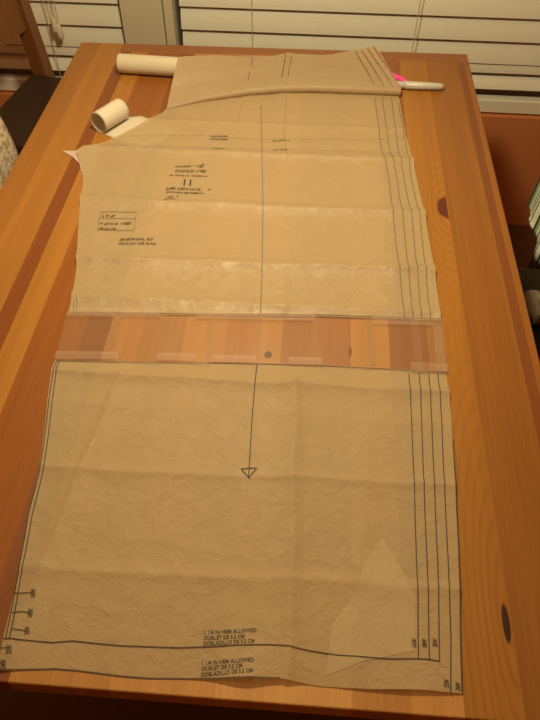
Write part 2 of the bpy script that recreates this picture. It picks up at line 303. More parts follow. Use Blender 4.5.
def clear_tape(name, col, see, rough=0.25):
    m, nt, b = new_mat(name); L = nt.links
    tc = N(nt, 'ShaderNodeTexCoord'); n1 = N(nt, 'ShaderNodeTexNoise'); n1.inputs['Scale'].default_value = 45; n1.inputs['Detail'].default_value = 5
    L.new(tc.outputs['Object'], n1.inputs['Vector'])
    bp = N(nt, 'ShaderNodeBump'); bp.inputs['Strength'].default_value = 0.35; bp.inputs['Distance'].default_value = 0.002
    L.new(n1.outputs['Fac'], bp.inputs['Height']); L.new(bp.outputs[0], b.inputs['Normal'])
    b.inputs['Base Color'].default_value = (*col, 1); b.inputs['Roughness'].default_value = rough
    tr = N(nt, 'ShaderNodeBsdfTransparent'); mx = N(nt, 'ShaderNodeMixShader')
    f = mathn(nt, 'ADD', 1 - see - 0.06, mathn(nt, 'MULTIPLY', n1.outputs['Fac'], 0.12))
    L.new(f, mx.inputs[0]); L.new(tr.outputs[0], mx.inputs[1]); L.new(b.outputs[0], mx.inputs[2])
    L.new(mx.outputs[0], nt.nodes['Material Output'].inputs['Surface'])
    return m

def stripes():
    m, nt, b = new_mat('striped_cotton'); L = nt.links
    tc = N(nt, 'ShaderNodeUVMap'); sep = N(nt, 'ShaderNodeSeparateXYZ'); L.new(tc.outputs[0], sep.inputs[0])
    fr = mathn(nt, 'FRACT', mathn(nt, 'MULTIPLY', sep.outputs[0], 9.0))
    cr = N(nt, 'ShaderNodeValToRGB'); cr.color_ramp.interpolation = 'CONSTANT'
    e = cr.color_ramp.elements; e[0].position = 0; e[0].color = (.62, .60, .50, 1); e[1].position = .36; e[1].color = (.07, .13, .06, 1)
    for p, c in ((.5, (.62, .60, .50, 1)), (.66, (.22, .30, .14, 1)), (.85, (.03, .04, .03, 1))):
        q = e.new(p); q.color = c
    L.new(fr, cr.inputs[0]); L.new(cr.outputs[0], b.inputs['Base Color']); b.inputs['Roughness'].default_value = 0.9
    return m

def speckle():
    m, nt, b = new_mat('speckled_beige_fabric'); L = nt.links
    tc = N(nt, 'ShaderNodeTexCoord'); n = N(nt, 'ShaderNodeTexNoise'); n.inputs['Scale'].default_value = 90; n.inputs['Detail'].default_value = 3
    L.new(tc.outputs['Object'], n.inputs['Vector'])
    cr = N(nt, 'ShaderNodeValToRGB'); cr.color_ramp.elements[0].position = .38; cr.color_ramp.elements[0].color = (.34, .22, .12, 1)
    cr.color_ramp.elements[1].position = .58; cr.color_ramp.elements[1].color = (.62, .52, .38, 1)
    L.new(n.outputs['Fac'], cr.inputs[0]); L.new(cr.outputs[0], b.inputs['Base Color']); b.inputs['Roughness'].default_value = .95
    return m

def glass():
    m, nt, b = new_mat('window_glass')
    b.inputs['Base Color'].default_value = (.9, .95, .93, 1); b.inputs['Transmission Weight'].default_value = 1.0
    b.inputs['Roughness'].default_value = 0.02; b.inputs['IOR'].default_value = 1.45
    return m

M = {}
M['table'] = table_wood()
M['table_dark'] = wood_plain('pine_apron', (.16, .055, .012), (.24, .09, .02), .4, 5, 0)
M['far_strip'] = wood_plain('pine_far_strip', (.225, .076, .018), (.295, .105, .025), .38, 6, 0)  # darker tone for the strip along the far end of the tabletop
M['wall'] = plain('painted_brown_wall', (.60, .215, .070), .75, .06, 60, bump=.15)
M['cream_wall'] = plain('cream_plaster', (.62, .52, .38), .85, .05, 30)
M['trim'] = plain('cream_paint', (.68, .60, .44), .5, .04, 20)
M['jamb'] = plain('grey_window_jamb', (.30, .28, .22), .6, .05)
M['blind'] = plain('white_blind_slats', (.84, .83, .70), .42, .03, 12)
M['cord'] = plain('cord', (.50, .44, .30), .8, .05)
M['floor'] = wood_plain('brown_floor_boards', (.085, .036, .015), (.12, .05, .02), .6, 4, 1)
M['chair'] = wood_plain('chair_wood', (.155, .056, .015), (.22, .084, .022), .38, 8, 2)
M['chair_dark'] = wood_plain('dark_chair_wood', (.022, .010, .006), (.035, .015, .008), .35, 8, 2)
M['leather'] = plain('dark_brown_leather', (.034, .014, .006), .6, .2, 70, bump=.3)
M['paper'] = tissue('pattern_tissue', (.535, .405, .222), see=.17, crumple=.34, rough=.40, spec=.5, sheen=.6, scale=1.5)
M['paper_low'] = tissue('pattern_tissue_knee_to_hem', (.535, .405, .222), see=.19, crumple=.36, rough=.5, spec=.2, sheen=.6, scale=1.5)
M['flap'] = tissue('pattern_tissue_folded', (.47, .345, .20), see=.06, crumple=.24, rough=.5, spec=.4, sheen=.5)
M['layer'] = tissue('pattern_tissue_double', (.64, .50, .30), see=.3, crumple=.24, rough=.5, spec=.2, scale=1.5)
M['tracing'] = tissue('tracing_tissue', (.85, .77, .64), see=.26, crumple=.25)
M['tube'] = tissue('white_paper_tube', (.76, .69, .53), see=.04, crumple=.06, rough=.2, spec=.7)
M['tape'] = clear_tape('clear_tape', (.50, .32, .18), .77, .3)
M['tape_edge'] = clear_tape('cloudy_tape', (.62, .44, .32), .78, .35)
M['tab'] = clear_tape('tape_tab', (.72, .58, .56), .30, .3)
M['ink'] = plain('black_ink', (.045, .038, .035), .7, .1)
M['ink_faint'] = plain('faint_ink', (.19, .135, .075), .7, .1)
M['ink_mid'] = plain('brown_black_ink', (.10, .07, .045), .7, .1)
M['ink_ghost'] = plain('ghost_ink', (.30, .21, .11), .7, .1)
M['white_plastic'] = plain('white_plastic', (.52, .50, .45), .35, .03)
M['pink'] = plain('pink_plastic', (.85, .05, .32), .35, .05)
M['stripe'] = stripes()
M['speckle'] = speckle()
M['beige'] = plain('beige_cloth', (.36, .27, .17), .9, .2, 50, bump=.3)
M['glass'] = glass()

# ------------------------------------------------------------------ the room
SLOPE = -0.02                                     # the window wall is not quite parallel to the table
WR = Matrix.Translation((0, 2.03, 0)) @ Matrix.Rotation(math.atan(SLOPE), 4, 'Z')   # local y=0 is the room face of the wall
X0, X1, YN, ZC = -2.1, 1.9, -1.5, 2.42

bm = bmesh.new(); box(bm, (X0 - .2, YN - .2, -.1), (X1 + .2, 2.5, 0)); tag(obj('floor', bm, M['floor']), kind='structure')
bm = bmesh.new(); box(bm, (X0 - .2, YN - .2, ZC), (X1 + .2, 2.5, ZC + .1)); tag(obj('ceiling', bm, M['cream_wall']), kind='structure')
bm = bmesh.new(); box(bm, (X0 - .1, YN, 0), (X0, 2.25, ZC)); tag(obj('wall_left', bm, M['wall']), kind='structure')
bm = bmesh.new(); box(bm, (X1, YN, 0), (X1 + .1, 2.25, ZC)); tag(obj('wall_right', bm, M['wall']), kind='structure')
bm = bmesh.new(); box(bm, (X0 - .1, YN - .1, 0), (X1 + .1, YN, ZC)); tag(obj('wall_near', bm, M['wall']), kind='structure')

SILL, HEAD = 0.405, 1.85
WIN = [(-1.70, -0.590), (-0.425, 1.20)]
bm = bmesh.new()
box(bm, (X0 - .1, 0, 0), (X1 + .1, .14, SILL - .004), WR)
box(bm, (X0 - .1, 0, HEAD), (X1 + .1, .14, ZC), WR)
box(bm, (X0 - .1, 0, SILL - .004), (WIN[0][0], .14, HEAD), WR)
box(bm, (WIN[1][1], 0, SILL - .004), (X1 + .1, .14, HEAD), WR)
tag(obj('wall_far', bm, M['wall']), kind='structure')
# cream casing between the two windows
bm = bmesh.new()
box(bm, (WIN[0][1] + .006, -.006, SILL - .03), (-.462, .012, HEAD + .02), WR)
box(bm, (-.459, -.002, SILL - .03), (WIN[1][0] - .008, .012, HEAD + .02), WR)
tag(obj('trim_1', bm, M['trim'], bevel=.0015, seg=1), kind='structure')
bm = bmesh.new(); box(bm, (WIN[0][1] + .002, .0125, SILL - .004), (WIN[1][0] - .002, .14, HEAD), WR)
tag(obj('trim_2', bm, M['jamb']), kind='structure')
for n, (a, b) in enumerate(WIN):
    f = empty('window_%d' % (n + 1)); tag(f, kind='structure')
    bm = bmesh.new()
    for lo, hi in (((a, .085, SILL), (b, .125, SILL + .045)), ((a, .085, HEAD - .045), (b, .125, HEAD)),
                   ((a, .085, SILL), (a + .045, .125, HEAD)), ((b - .045, .085, SILL), (b, .125, HEAD)),
                   ((a, .09, 1.10), (b, .12, 1.14))):
        box(bm, lo, hi, WR)
    o = obj('window_frame', bm, M['trim'], f); o['kind'] = 'structure'
    bm = bmesh.new(); box(bm, (a + .045, .103, SILL + .045), (b - .045, .107, HEAD - .045), WR)
    o = obj('window_pane', bm, M['glass'], f); o['kind'] = 'structure'

# ------------------------------------------------------------------ window blinds
def slat(bm, x0, x1, z, tilt, w=0.074, t=0.0028, n=6):
    """one gently crowned slat; tilt is the angle of its width from horizontal, room edge down"""
    rows = []
    for i in range(n + 1):
        s = (i / n - .5) * w; crown = 0.0035 * (1 - (2 * i / n - 1) ** 2)
        y = s * math.cos(tilt) - crown * math.sin(tilt) * 1.0
        zz = z + s * math.sin(tilt) + crown * math.cos(tilt)
        ny, nz_ = -math.sin(tilt), math.cos(tilt)
        rows.append([[bm.verts.new(WR @ Vector((x, .034 + y + k * ny * t / 2, zz + k * nz_ * t / 2))) for x in (x0, x1)] for k in (1, -1)])
    for a, b in zip(rows, rows[1:]):
        bm.faces.new((a[0][0], a[0][1], b[0][1], b[0][0])); bm.faces.new((a[1][1], a[1][0], b[1][0], b[1][1]))
        for e in (0, 1): bm.faces.new((a[0][e], b[0][e], b[1][e], a[1][e]))
    bm.faces.new((rows[0][0][0], rows[0][1][0], rows[0][1][1], rows[0][0][1]))
    bm.faces.new((rows[-1][0][1], rows[-1][1][1], rows[-1][1][0], rows[-1][0][0]))

def blind(x0, x1, label, cords):
    b = tag(empty('window_blind', WR @ Vector(((x0 + x1) / 2, .034, SILL))), label, 'window blind', 'blinds on the two windows')
    inv = Matrix.Translation(-b.location)
    def put(name, bm, mat, **k):
        bm.transform(inv); return obj(name, bm, mat, b, **k)
    bm = bmesh.new()
    z = 0.590
    while z < HEAD - .09:
        slat(bm, x0, x1, z, math.radians(74)); z += .0655
    slat(bm, x0, x1, 0.555, math.radians(74), .060)
    slat(bm, x0, x1, 0.497, math.radians(58), .046)
    put('slats', bm, M['blind'])
    bm = bmesh.new(); box(bm, (x0, .012, SILL + .002), (x1, .046, SILL + .043), WR)
    put('bottom_rail', bm, M['blind'], bevel=.003)
    bm = bmesh.new(); box(bm, (x0, .006, HEAD - .055), (x1, .062, HEAD - .002), WR)
    put('head_rail', bm, M['blind'], bevel=.003)
    for kind, cx, dx in cords:
        bm = bmesh.new()
        if kind == 'ladder':
            tube(bm, [WR @ Vector((cx, .0115, HEAD - .055)), WR @ Vector((cx, .0115, SILL + .012))], .0011, 6)
            put('ladder_cord', bm, M['cord'])
        else:
            tube(bm, [WR @ Vector((cx, -.004, HEAD - .06)), WR @ Vector((cx, -.005, .9)), WR @ Vector((cx + dx * .6, -.008, .66)), WR @ Vector((cx + dx, -.010, kind))], .0013, 6)
            put('pull_cord', bm, M['cord'])
            bm = bmesh.new()
            p = WR @ Vector((cx + dx, -.010, kind))
            tube(bm, [p + Vector((0, 0, .004)), p, p + Vector((0, 0, -.02)), p + Vector((0, 0, -.034)), p + Vector((0, 0, -.038))], [.003, .006, .0095, .0105, .008], 12)
            put('tassel', bm, M['trim'], smooth=True)
    return b
blind(WIN[0][0] + .006, WIN[0][1] - .006, 'white slatted blind behind the wooden chair, left of the cream upright', [('ladder', -.815, 0), (.650, -.790, .003), (.632, -.772, -.004), ('ladder', -1.4, 0)])
blind(WIN[1][0] + .008, WIN[1][1] - .006, 'wide white slatted blind right of the cream upright, above the brown wall', [('ladder', -.2065, 0), (.50, .262, -.006), ('ladder', .80, 0)])

# ------------------------------------------------------------------ the table
TX0, TX1, TY0, TY1 = -.600, .3495, .2105, 1.702
t = tag(empty('dining_table', ((TX0 + TX1) / 2, (TY0 + TY1) / 2, 0)), 'varnished orange pine dining table with knotty planks under the paper pattern', 'table')
TI = Matrix.Translation(-t.location)
STRIP_W = .042
bm = bmesh.new()
f = bm.faces.new([bm.verts.new((x, y, TZ - .028)) for x, y in ((TX0, TY0), (TX1, TY0), (TX1, TY1 - STRIP_W), (-.493, TY1 - STRIP_W), (-.493, TY1), (TX0, TY1))])
r = bmesh.ops.extrude_face_region(bm, geom=[f])
for v in r['geom']:
    if isinstance(v, bmesh.types.BMVert): v.co.z = TZ
top = obj('tabletop', bm, M['table'], None, bevel=.0022, seg=3)
top.parent = t; top.matrix_parent_inverse = TI
bm = bmesh.new(); box(bm, (-.4929, TY1 - STRIP_W + .0001, TZ - .028), (TX1, TY1, TZ)); bm.transform(TI)
obj('far_strip', bm, M['far_strip'], t, bevel=.002, seg=3)  # narrow strip, darker than the planks, across most of the far end
for a, b in (((TX0 + .07, TY0 + .05), (TX1 - .07, TY0 + .072)), ((TX0 + .07, TY1 - .072), (TX1 - .07, TY1 - .05)),
             ((TX0 + .07, TY0 + .0721), (TX0 + .092, TY1 - .0721)), ((TX1 - .092, TY0 + .0721), (TX1 - .07, TY1 - .0721))):
    bm = bmesh.new(); box(bm, (*a, TZ - .118), (*b, TZ - .0281)); bm.transform(TI); obj('apron', bm, M['table_dark'], t)
for lx in (TX0 + .093, TX1 - .163):
    for ly in (TY0 + .32, TY1 - .39):
        bm = bmesh.new(); box(bm, (lx, ly, 0), (lx + .07, ly + .07, TZ - .0281)); bm.transform(TI)
        obj('leg', bm, M['table_dark'], t, bevel=.005)

# ------------------------------------------------------------------ chairs
def make_chair(name, loc, rz, wood, seatmat, label, lean=.07, w=.40, seat_z=.47, top=.98, upholstered=False, pad=.012):
    """local: back in the plane x=0, facing +x"""
    c = tag(empty(name, loc, rz), label, 'chair', 'chairs around the pine table')
    h = w / 2
    for s in (-1, 1):
        bm = bmesh.new()
        bar(bm, (-.03, s * h, 0), (0, s * h, seat_z - .02), .040, .042)
        bar(bm, (0, s * h, seat_z - .02), (-lean, s * h, top), .042, .042, .85)
        obj('rear_leg', bm, wood, c, bevel=.004)
        bm = bmesh.new(); bar(bm, (.38, s * h, seat_z - .03), (.385, s * h, 0), .04, .04, .8); obj('front_leg', bm, wood, c, bevel=.004)
        bm = bmesh.new(); bar(bm, (.02, s * h, seat_z - .055), (.36, s * h, seat_z - .055), .05, .022, side=(0, 0, 1)); obj('seat_rail', bm, wood, c)
        bm = bmesh.new(); bar(bm, (-.01, s * h, .2), (.365, s * h, .2), .025, .018, side=(0, 0, 1)); obj('stretcher', bm, wood, c)
    bm = bmesh.new(); bar(bm, (.38, -h + .02, seat_z - .055), (.38, h - .02, seat_z - .055), .05, .022, side=(0, 0, 1)); obj('seat_rail', bm, wood, c)
    bm = bmesh.new(); bar(bm, (0, -h + .02, seat_z - .055), (0, h - .02, seat_z - .055), .05, .022, side=(0, 0, 1)); obj('seat_rail', bm, wood, c)
    bm = bmesh.new(); box(bm, (-.034, -h + .0225, seat_z - .0295), (.40, h - .0225, seat_z + pad))
    obj('seat', bm, seatmat, c, bevel=.012, seg=3, smooth=True)
    k = lambda z: -lean * (z - seat_z + .02) / (top - seat_z + .02)
    if upholstered:
        bm = bmesh.new()
        r = box(bm, (-.016, -h + .0215, seat_z + .02), (.016, h - .0215, top - .02))
        for v in r: v.co.x += k(v.co.z)
        obj('back_panel', bm, seatmat, c, bevel=.008, seg=3)
    else:
        for z0, z1 in ((seat_z + .178, seat_z + .32), (top - .115, top - .02)):
            bm = bmesh.new()
            n = 8; vs = []
            for i in range(n + 1):
                yy = -h + .018 + (w - .036) * i / n; bow = -.018 * (1 - (2 * i / n - 1) ** 2)
                vs.append([bm.verts.new((k(z) + bow + dx, yy, z)) for z, dx in ((z0, -.009), (z0, .009), (z1, .009), (z1, -.009))])
            for a, b in zip(vs, vs[1:]):
                for q in range(4): bm.faces.new((a[q], a[(q + 1) % 4], b[(q + 1) % 4], b[q]))
            bm.faces.new(vs[0]); bm.faces.new(list(reversed(vs[-1])))
            obj('back_slat', bm, wood, c, bevel=.003)
    return c
a = math.radians(-9.0)
make_chair('dining_chair', (-.832, 1.718, 0), a, M['chair'], M['leather'], 'wooden ladder-back chair with dark seat at far left corner of table', lean=.05, seat_z=.50, pad=.055)
make_chair('dining_chair', (-.710, 1.09, 0), 0.0, M['chair'], M['leather'], 'wooden chair nearest on the left side, hidden under beige speckled throw')
make_chair('dining_chair', (.525, 1.055, 0), PI, M['chair_dark'], M['leather'], 'dark brown chair on right side of table, carrying the striped cloth', upholstered=True, lean=.05)

def drape(name, path, y0, y1, amp, mat, label, cat, ny=28, sub=8, flare=0.0):
    """a cloth hung over a chair back: path lists (x, z) from the lower hem over the top and down"""
    pts = []
    for (ax, az), (bx, bz) in zip(path, path[1:]):
        for i in range(sub): pts.append((ax + (bx - ax) * i / sub, az + (bz - az) * i / sub))
    pts.append(path[-1])
    bm = bmesh.new(); uv = bm.loops.layers.uv.new('UVMap'); g = []
    for j, (x, z) in enumerate(pts):
        row = []
        d = min(1.0, min(j, len(pts) - 1 - j) / 1.0)
        for i in range(ny + 1):
            f = i / ny; hang = 1 - min(1, (z - .55) / .42)
            w = amp * math.sin(f * 26 + z * 3) * max(.15, hang)
            sgn = 1 if j < len(pts) / 2 else -1
            row.append(bm.verts.new((x + sgn * w, y0 + (y1 - y0) * f + flare * hang * (2 * f - 1) + .006 * math.sin(z * 19), z + (.012 * math.sin(f * 9) if j in (0, len(pts) - 1) else 0))))
        g.append(row)
    for j in range(len(g) - 1):
        for i in range(ny):
            fc = bm.faces.new((g[j][i], g[j][i + 1], g[j + 1][i + 1], g[j + 1][i]))
            for lp, (ii, jj) in zip(fc.loops, ((i, j), (i + 1, j), (i + 1, j + 1), (i, j + 1))): lp[uv].uv = (ii / ny, jj / len(g))
    o = obj(name, bm, mat, smooth=True)
    md = o.modifiers.new('thickness', 'SOLIDIFY'); md.thickness = .004; md.offset = 0
    return tag(o, label, cat)
drape('throw', [(-.634, .52), (-.650, .70), (-.693, .95), (-.717, 1.002), (-.760, 1.012), (-.807, 1.002), (-.817, .93), (-.800, .60)], .88, 1.288, .004, M['speckle'],
      'beige speckled throw hanging over the near left chair back', 'throw')
drape('striped_towel', [(.443, .632), (.458, .73), (.520, .96), (.540, 1.000), (.575, 1.010), (.612, 1.000), (.622, .94), (.612, .62)], .88, 1.245, .007, M['stripe'],
      'green and white striped towel hanging over the dark right chair', 'towel')

# crumpled cloth on the seat of the dark chair
bm = bmesh.new(); bmesh.ops.create_icosphere(bm, subdivisions=4, radius=1)
for v in bm.verts:
    n = noise.noise(v.co * 2.1) * .22 + noise.noise(v.co * 5) * .08
    v.co = Vector((v.co.x * .022, v.co.y * .045, max(v.co.z, -.55) * .024)) * (1 + n)
zmin = min(v.co.z for v in bm.verts)
o = obj('crumpled_cloth', bm, M['beige'], smooth=True); o.location = (.470, 1.085, .4825 - zmin)
tag(o, 'small crumpled beige cloth on the seat of the dark right chair', 'cloth')

# ------------------------------------------------------------------ the sewing pattern
def interp(poly, f):
    """point at fraction f of a polyline's length"""
    seg = [math.dist(a, b) for a, b in zip(poly, poly[1:])]; tot = sum(seg); d = f * tot
    for (a, b), s in zip(zip(poly, poly[1:]), seg):
        if d <= s or s == seg[-1] and (a, b) == (poly[-2], poly[-1]):
            k = min(1, d / s) if s else 0
            return [a[i] + (b[i] - a[i]) * k for i in range(len(a))]
        d -= s
    return list(poly[-1])

def tent(d, w): return math.exp(-abs(d) / w)

def creases(x, y, hs, vs):
    z = 0.0
    for y0, a, sl, w in hs: z += a * tent(y - y0 - sl * x - .004 * noise.noise(Vector((x * 9, y0, 3))), w)
    for x0, sl, a, w, ya, yb in vs:
        if ya < y < yb:
            e = min(1, (y - ya) / .06, (yb - y) / .06)
            z += a * e * tent(x - x0 - sl * (y - .7) - .003 * noise.noise(Vector((y * 11, x0, 5))), w)
    return z

def rough(x, y):
    z = .0008 * (noise.noise(Vector((x * 9, y * 9, 1))) + .55 * noise.noise(Vector((x * 21, y * 21, 7))))
    r = 1 - abs(noise.noise(Vector((x * 13, y * 13, 4)))); z += .0008 * r ** 6
    r = 1 - abs(noise.noise(Vector((x * 24 + 4, y * 30, 14)))); z += .0007 * r ** 6
    return z

def zmid(x, y):            # upper sheet, waist to knee
    z = .0030 + rough(x, y)
    z += creases(x, y, [(1.222, .0105, 0, .015), (1.053, .0105, 0, .015), (.8955, .010, .02, .015), (.80, .005, 0, .010), (1.34, .006, 0, .010)],
                 [(-.036, -.055, .0024, .014, .72, 1.44), (-.26, -.11, .0014, .02, .72, 1.42), (.14, 0, .0018, .02, .80, 1.2)])
    e = min(1, max(0, (y - .762) / .03)); return TZ + .0012 + (z - .0012) * e

def zlow(x, y):            # lower sheet, knee to hem
    z = .0018 + .6 * rough(x, y) * min(1, .25 + max(0, y - .225) / .05)
    z += creases(x, y, [(.640, .0065, 0, .014), (.4835, .0038, .02, .012), (.345, .0030, .02, .014), (.585, .0016, 0, .016)],
                 [(-.014, -.03, .0062, .013, .18, .72), (-.262, .105, .0056, .011, .18, .70), (.11, .1, .0018, .02, .2, .6)])
    # the hem lifts in shallow waves
    e = max(0, 1 - (y - .245) / .085)
    lift = -.0012 + .006 * math.exp(-((x + .045) / .03) ** 2) + .004 * math.exp(-((x - .13) / .05) ** 2)
    z += lift * e * e
    e = min(1, max(0, (.672 - y) / .03)); return TZ + .0012 + (z - .0012) * e

def sheet(name, left, right, bottom, top, zf, nu, nv, mat, parent):
    """a sheet spanned between its four outlines"""
    bm = bmesh.new(); g = []
    c00, c10, c01, c11 = left[0], right[0], left[-1], right[-1]
    for j in range(nv + 1):
        v = j / nv; l = interp(left, v); r = interp(right, v); row = []
        for i in range(nu + 1):
            u = i / nu; b = interp(bottom, u); t_ = interp(top, u)
            p = [(1 - u) * l[k] + u * r[k] + (1 - v) * b[k] + v * t_[k]
                 - ((1 - u) * (1 - v) * c00[k] + u * (1 - v) * c10[k] + (1 - u) * v * c01[k] + u * v * c11[k]) for k in range(len(l))]
            row.append(bm.verts.new((p[0], p[1], zf(p[0], p[1]) if len(p) == 2 else zf(p[0], p[1], p[2]))))
        g.append(row)
    for j in range(nv):
        for i in range(nu): bm.faces.new((g[j][i], g[j][i + 1], g[j + 1][i + 1], g[j + 1][i]))
    me = bpy.data.meshes.new(name); bm.to_mesh(me); bm.free()
    o = link(name, me, mat, parent, True)
    return o

pat = tag(empty('sewing_pattern', (0, 0, 0)), 'tan tissue trouser sewing pattern taped across the knee, spread on the pine table', 'sewing pattern')
sheet('upper_sheet', D['up_left'], D['up_right'], D['up_bottom'], D['up_top'], zmid, 150, 200, M['paper'], pat)
sheet('lower_sheet', D['lo_left'], D['lo_right'], D['lo_bottom'], D['lo_top'], zlow, 160, 170, M['paper_low'], pat)

# waist folded back into a flap: its near edge is a soft fold standing proud of the sheet
def flap_profile():
    nu, nv = 110, 46
    L_, R_, B_, T_ = D['fl_left'], D['fl_right'], D['fl_bottom'], D['fl_top']
    bm = bmesh.new(); g = []
    c00, c10, c01, c11 = L_[0], R_[0], L_[-1], R_[-1]
    for j in range(-9, nv + 1):
        v = max(0, j) / nv; l = interp(L_, v); r = interp(R_, v); row = []
        for i in range(nu + 1):
            u = i / nu; b = interp(B_, u); t_ = interp(T_, u)
            p = [(1 - u) * l[k] + u * r[k] + (1 - v) * b[k] + v * t_[k]
                 - ((1 - u) * (1 - v) * c00[k] + u * (1 - v) * c10[k] + (1 - u) * v * c01[k] + u * v * c11[k]) for k in range(3)]
            z = TZ + p[2] + rough(p[0] * 1.3, p[1] * 1.3) * .9 * min(1, .3 + v * 5)
            y = p[1]
            if j < 0:                                   # the roll of the fold, then the layer going back underneath
                s = -j / 9; rad = min(.0095, p[2] * .46)
                if s <= .6:
                    q = s / .6 * PI; y = p[1] - rad * math.sin(q); z = TZ + p[2] - rad * (1 - math.cos(q))
                else:
                    y = p[1] + (s - .6) / .4 * .035; z = TZ + p[2] - 2 * rad - (s - .6) / .4 * max(0, p[2] - 2 * rad - .0045) * .7
            row.append(bm.verts.new((p[0], y, z)))
        g.append(row)
    for a, b in zip(g, g[1:]):
        for i in range(nu): bm.faces.new((a[i], a[i + 1], b[i + 1], b[i]))
    me = bpy.data.meshes.new('waist_flap'); bm.to_mesh(me); bm.free()
    return link('waist_flap', me, M['flap'], pat, True), g
flap, _ = flap_profile()
flap['label'] = 'folded waist end of the pattern with a raised corner'

def flat_poly(name, poly, mat, dz, zf, parent, cut=.012):
    """a thin piece laid on the sheet and following it"""
    bm = bmesh.new()
    f = bm.faces.new([bm.verts.new((x, y, 0)) for x, y in poly])
    bmesh.ops.triangulate(bm, faces=[f])
    for _ in range(5):
        e = [e for e in bm.edges if e.calc_length() > cut]
        if not e: break
        bmesh.ops.subdivide_edges(bm, edges=e, cuts=1); bmesh.ops.triangulate(bm, faces=bm.faces[:])
    for v in bm.verts: v.co.z = zf(v.co.x, v.co.y) + dz
    bmesh.ops.recalc_face_normals(bm, faces=bm.faces)
    for fc in bm.faces:
        if fc.normal.z < 0: fc.normal_flip()
    return obj(name, bm, mat, parent, smooth=True)

flat_poly('folded_layer', D['fold'], M['layer'], .0005, zlow, pat)
zband = lambda x, y: TZ + .0016 + .0011 * (noise.noise(Vector((x * 30, y * 30, 3))) + .5)
for k, q in enumerate(D['tapes']):
    flat_poly('clear_tape_strip', q, M['tape'], .0002 + .00035 * (k % 2), lambda x, y: TZ + .0026 + .0006 * noise.noise(Vector((x * 40, y * 18, 9))), pat, .01)
for k, q in enumerate(D['edgetapes']):
    flat_poly('cloudy_tape_strip', q, M['tape_edge'], .0032 + .0002 * (k % 2), lambda x, y: TZ + .0018, pat, .02)
flat_poly('tape_tab', D['tape_tab'], M['tab'], -.0012, lambda x, y: TZ + .0032 + .002 * noise.noise(Vector((x * 40, y * 40, 2))), pat)

# printed lines and lettering: ribbons of ink lying on the sheet
def ribbons(name, polys, w, mat, zf, dz=.0009, step=.004, dash=None):
    bm = bmesh.new()
    def zz(p): return (zf(p[0], p[1]) if len(p) == 2 else TZ + p[2] + .0016) + dz
    for poly in polys:
        pts = []
        for a, b in zip(poly, poly[1:]):
            n = max(1, int(math.dist(a[:2], b[:2]) / step))
            for i in range(n): pts.append([a[k] + (b[k] - a[k]) * i / n for k in range(len(a))])
        pts.append(poly[-1])
        prev = None; run = 0
        for i, p in enumerate(pts):
            q0, q1 = pts[max(0, i - 1)], pts[min(len(pts) - 1, i + 1)]
            dx, dy = q1[0] - q0[0], q1[1] - q0[1]; l = math.hypot(dx, dy) or 1
            nx, ny = -dy / l * w / 2, dx / l * w / 2
            cur = []
            for s in (-1, 1):
                P_ = (p[0] + nx * s, p[1] + ny * s, *p[2:]); cur.append(bm.verts.new((P_[0], P_[1], zz(P_))))
            if prev and not (dash and i % dash == 0): bm.faces.new((prev[0], cur[0], cur[1], prev[1]))
            prev = cur
    for fc in bm.faces:
        fc.normal_update()
        if fc.normal.z < 0: fc.normal_flip()
    me = bpy.data.meshes.new(name); bm.to_mesh(me); bm.free()
    return link(name, me, mat, pat)

U = D['ink_up']; Lw = D['ink_lo']
for k in ('s1', 's2', 's3', 's4'): ribbons('cutting_line', [U[k]], .0016, M['ink_faint'], zmid)
ribbons('grain_line', [U['grain']], .0015, M['ink_faint'], zmid)
for k in ('edge', 'edge2', 'bot'): ribbons('cut_edge_line', [U[k]], .0011, M['ink_faint'], zmid)
for k in ('hl1', 'hl1b', 'hl2', 'hl2b'): ribbons('hip_line', [U[k]], .0008, M['ink_ghost'], zmid, dash=5)
for k in ('d1', 'd2'): ribbons('pleat_line', [U[k]], .0010, M['ink_ghost'], zmid, dash=5)
for k in ('s1', 's2', 's3', 's4', 'se'): ribbons('cutting_line', [Lw[k]], .0012, M['ink'], zlow)
for k in ('l1', 'l2'): ribbons('cutting_line', [Lw[k]], .0013, M['ink'], zlow)
ribbons('hem_line', [Lw['hem']], .0011, M['ink'], zlow)
for k in ('le', 'lt'): ribbons('hem_edge_line', [Lw[k]], .0010, M['ink'], zlow)
for k in ('t1', 't2', 't3', 't4', 't5'): ribbons('size_tick', [Lw[k]], .0009, M['ink'], zlow)
ribbons('grain_line', [Lw['grain']], .0013, M['ink'], zlow)
ribbons('grain_arrow', [Lw['tri']], .0013, M['ink'], zlow)
for k, q in D['ink_fl'].items(): ribbons('cutting_line', [q], .0016, M['ink_faint'], None)
for q in D['dash_fl'].values(): ribbons('pleat_line', [q], .0014, M['ink_mid'], None, dash=5)

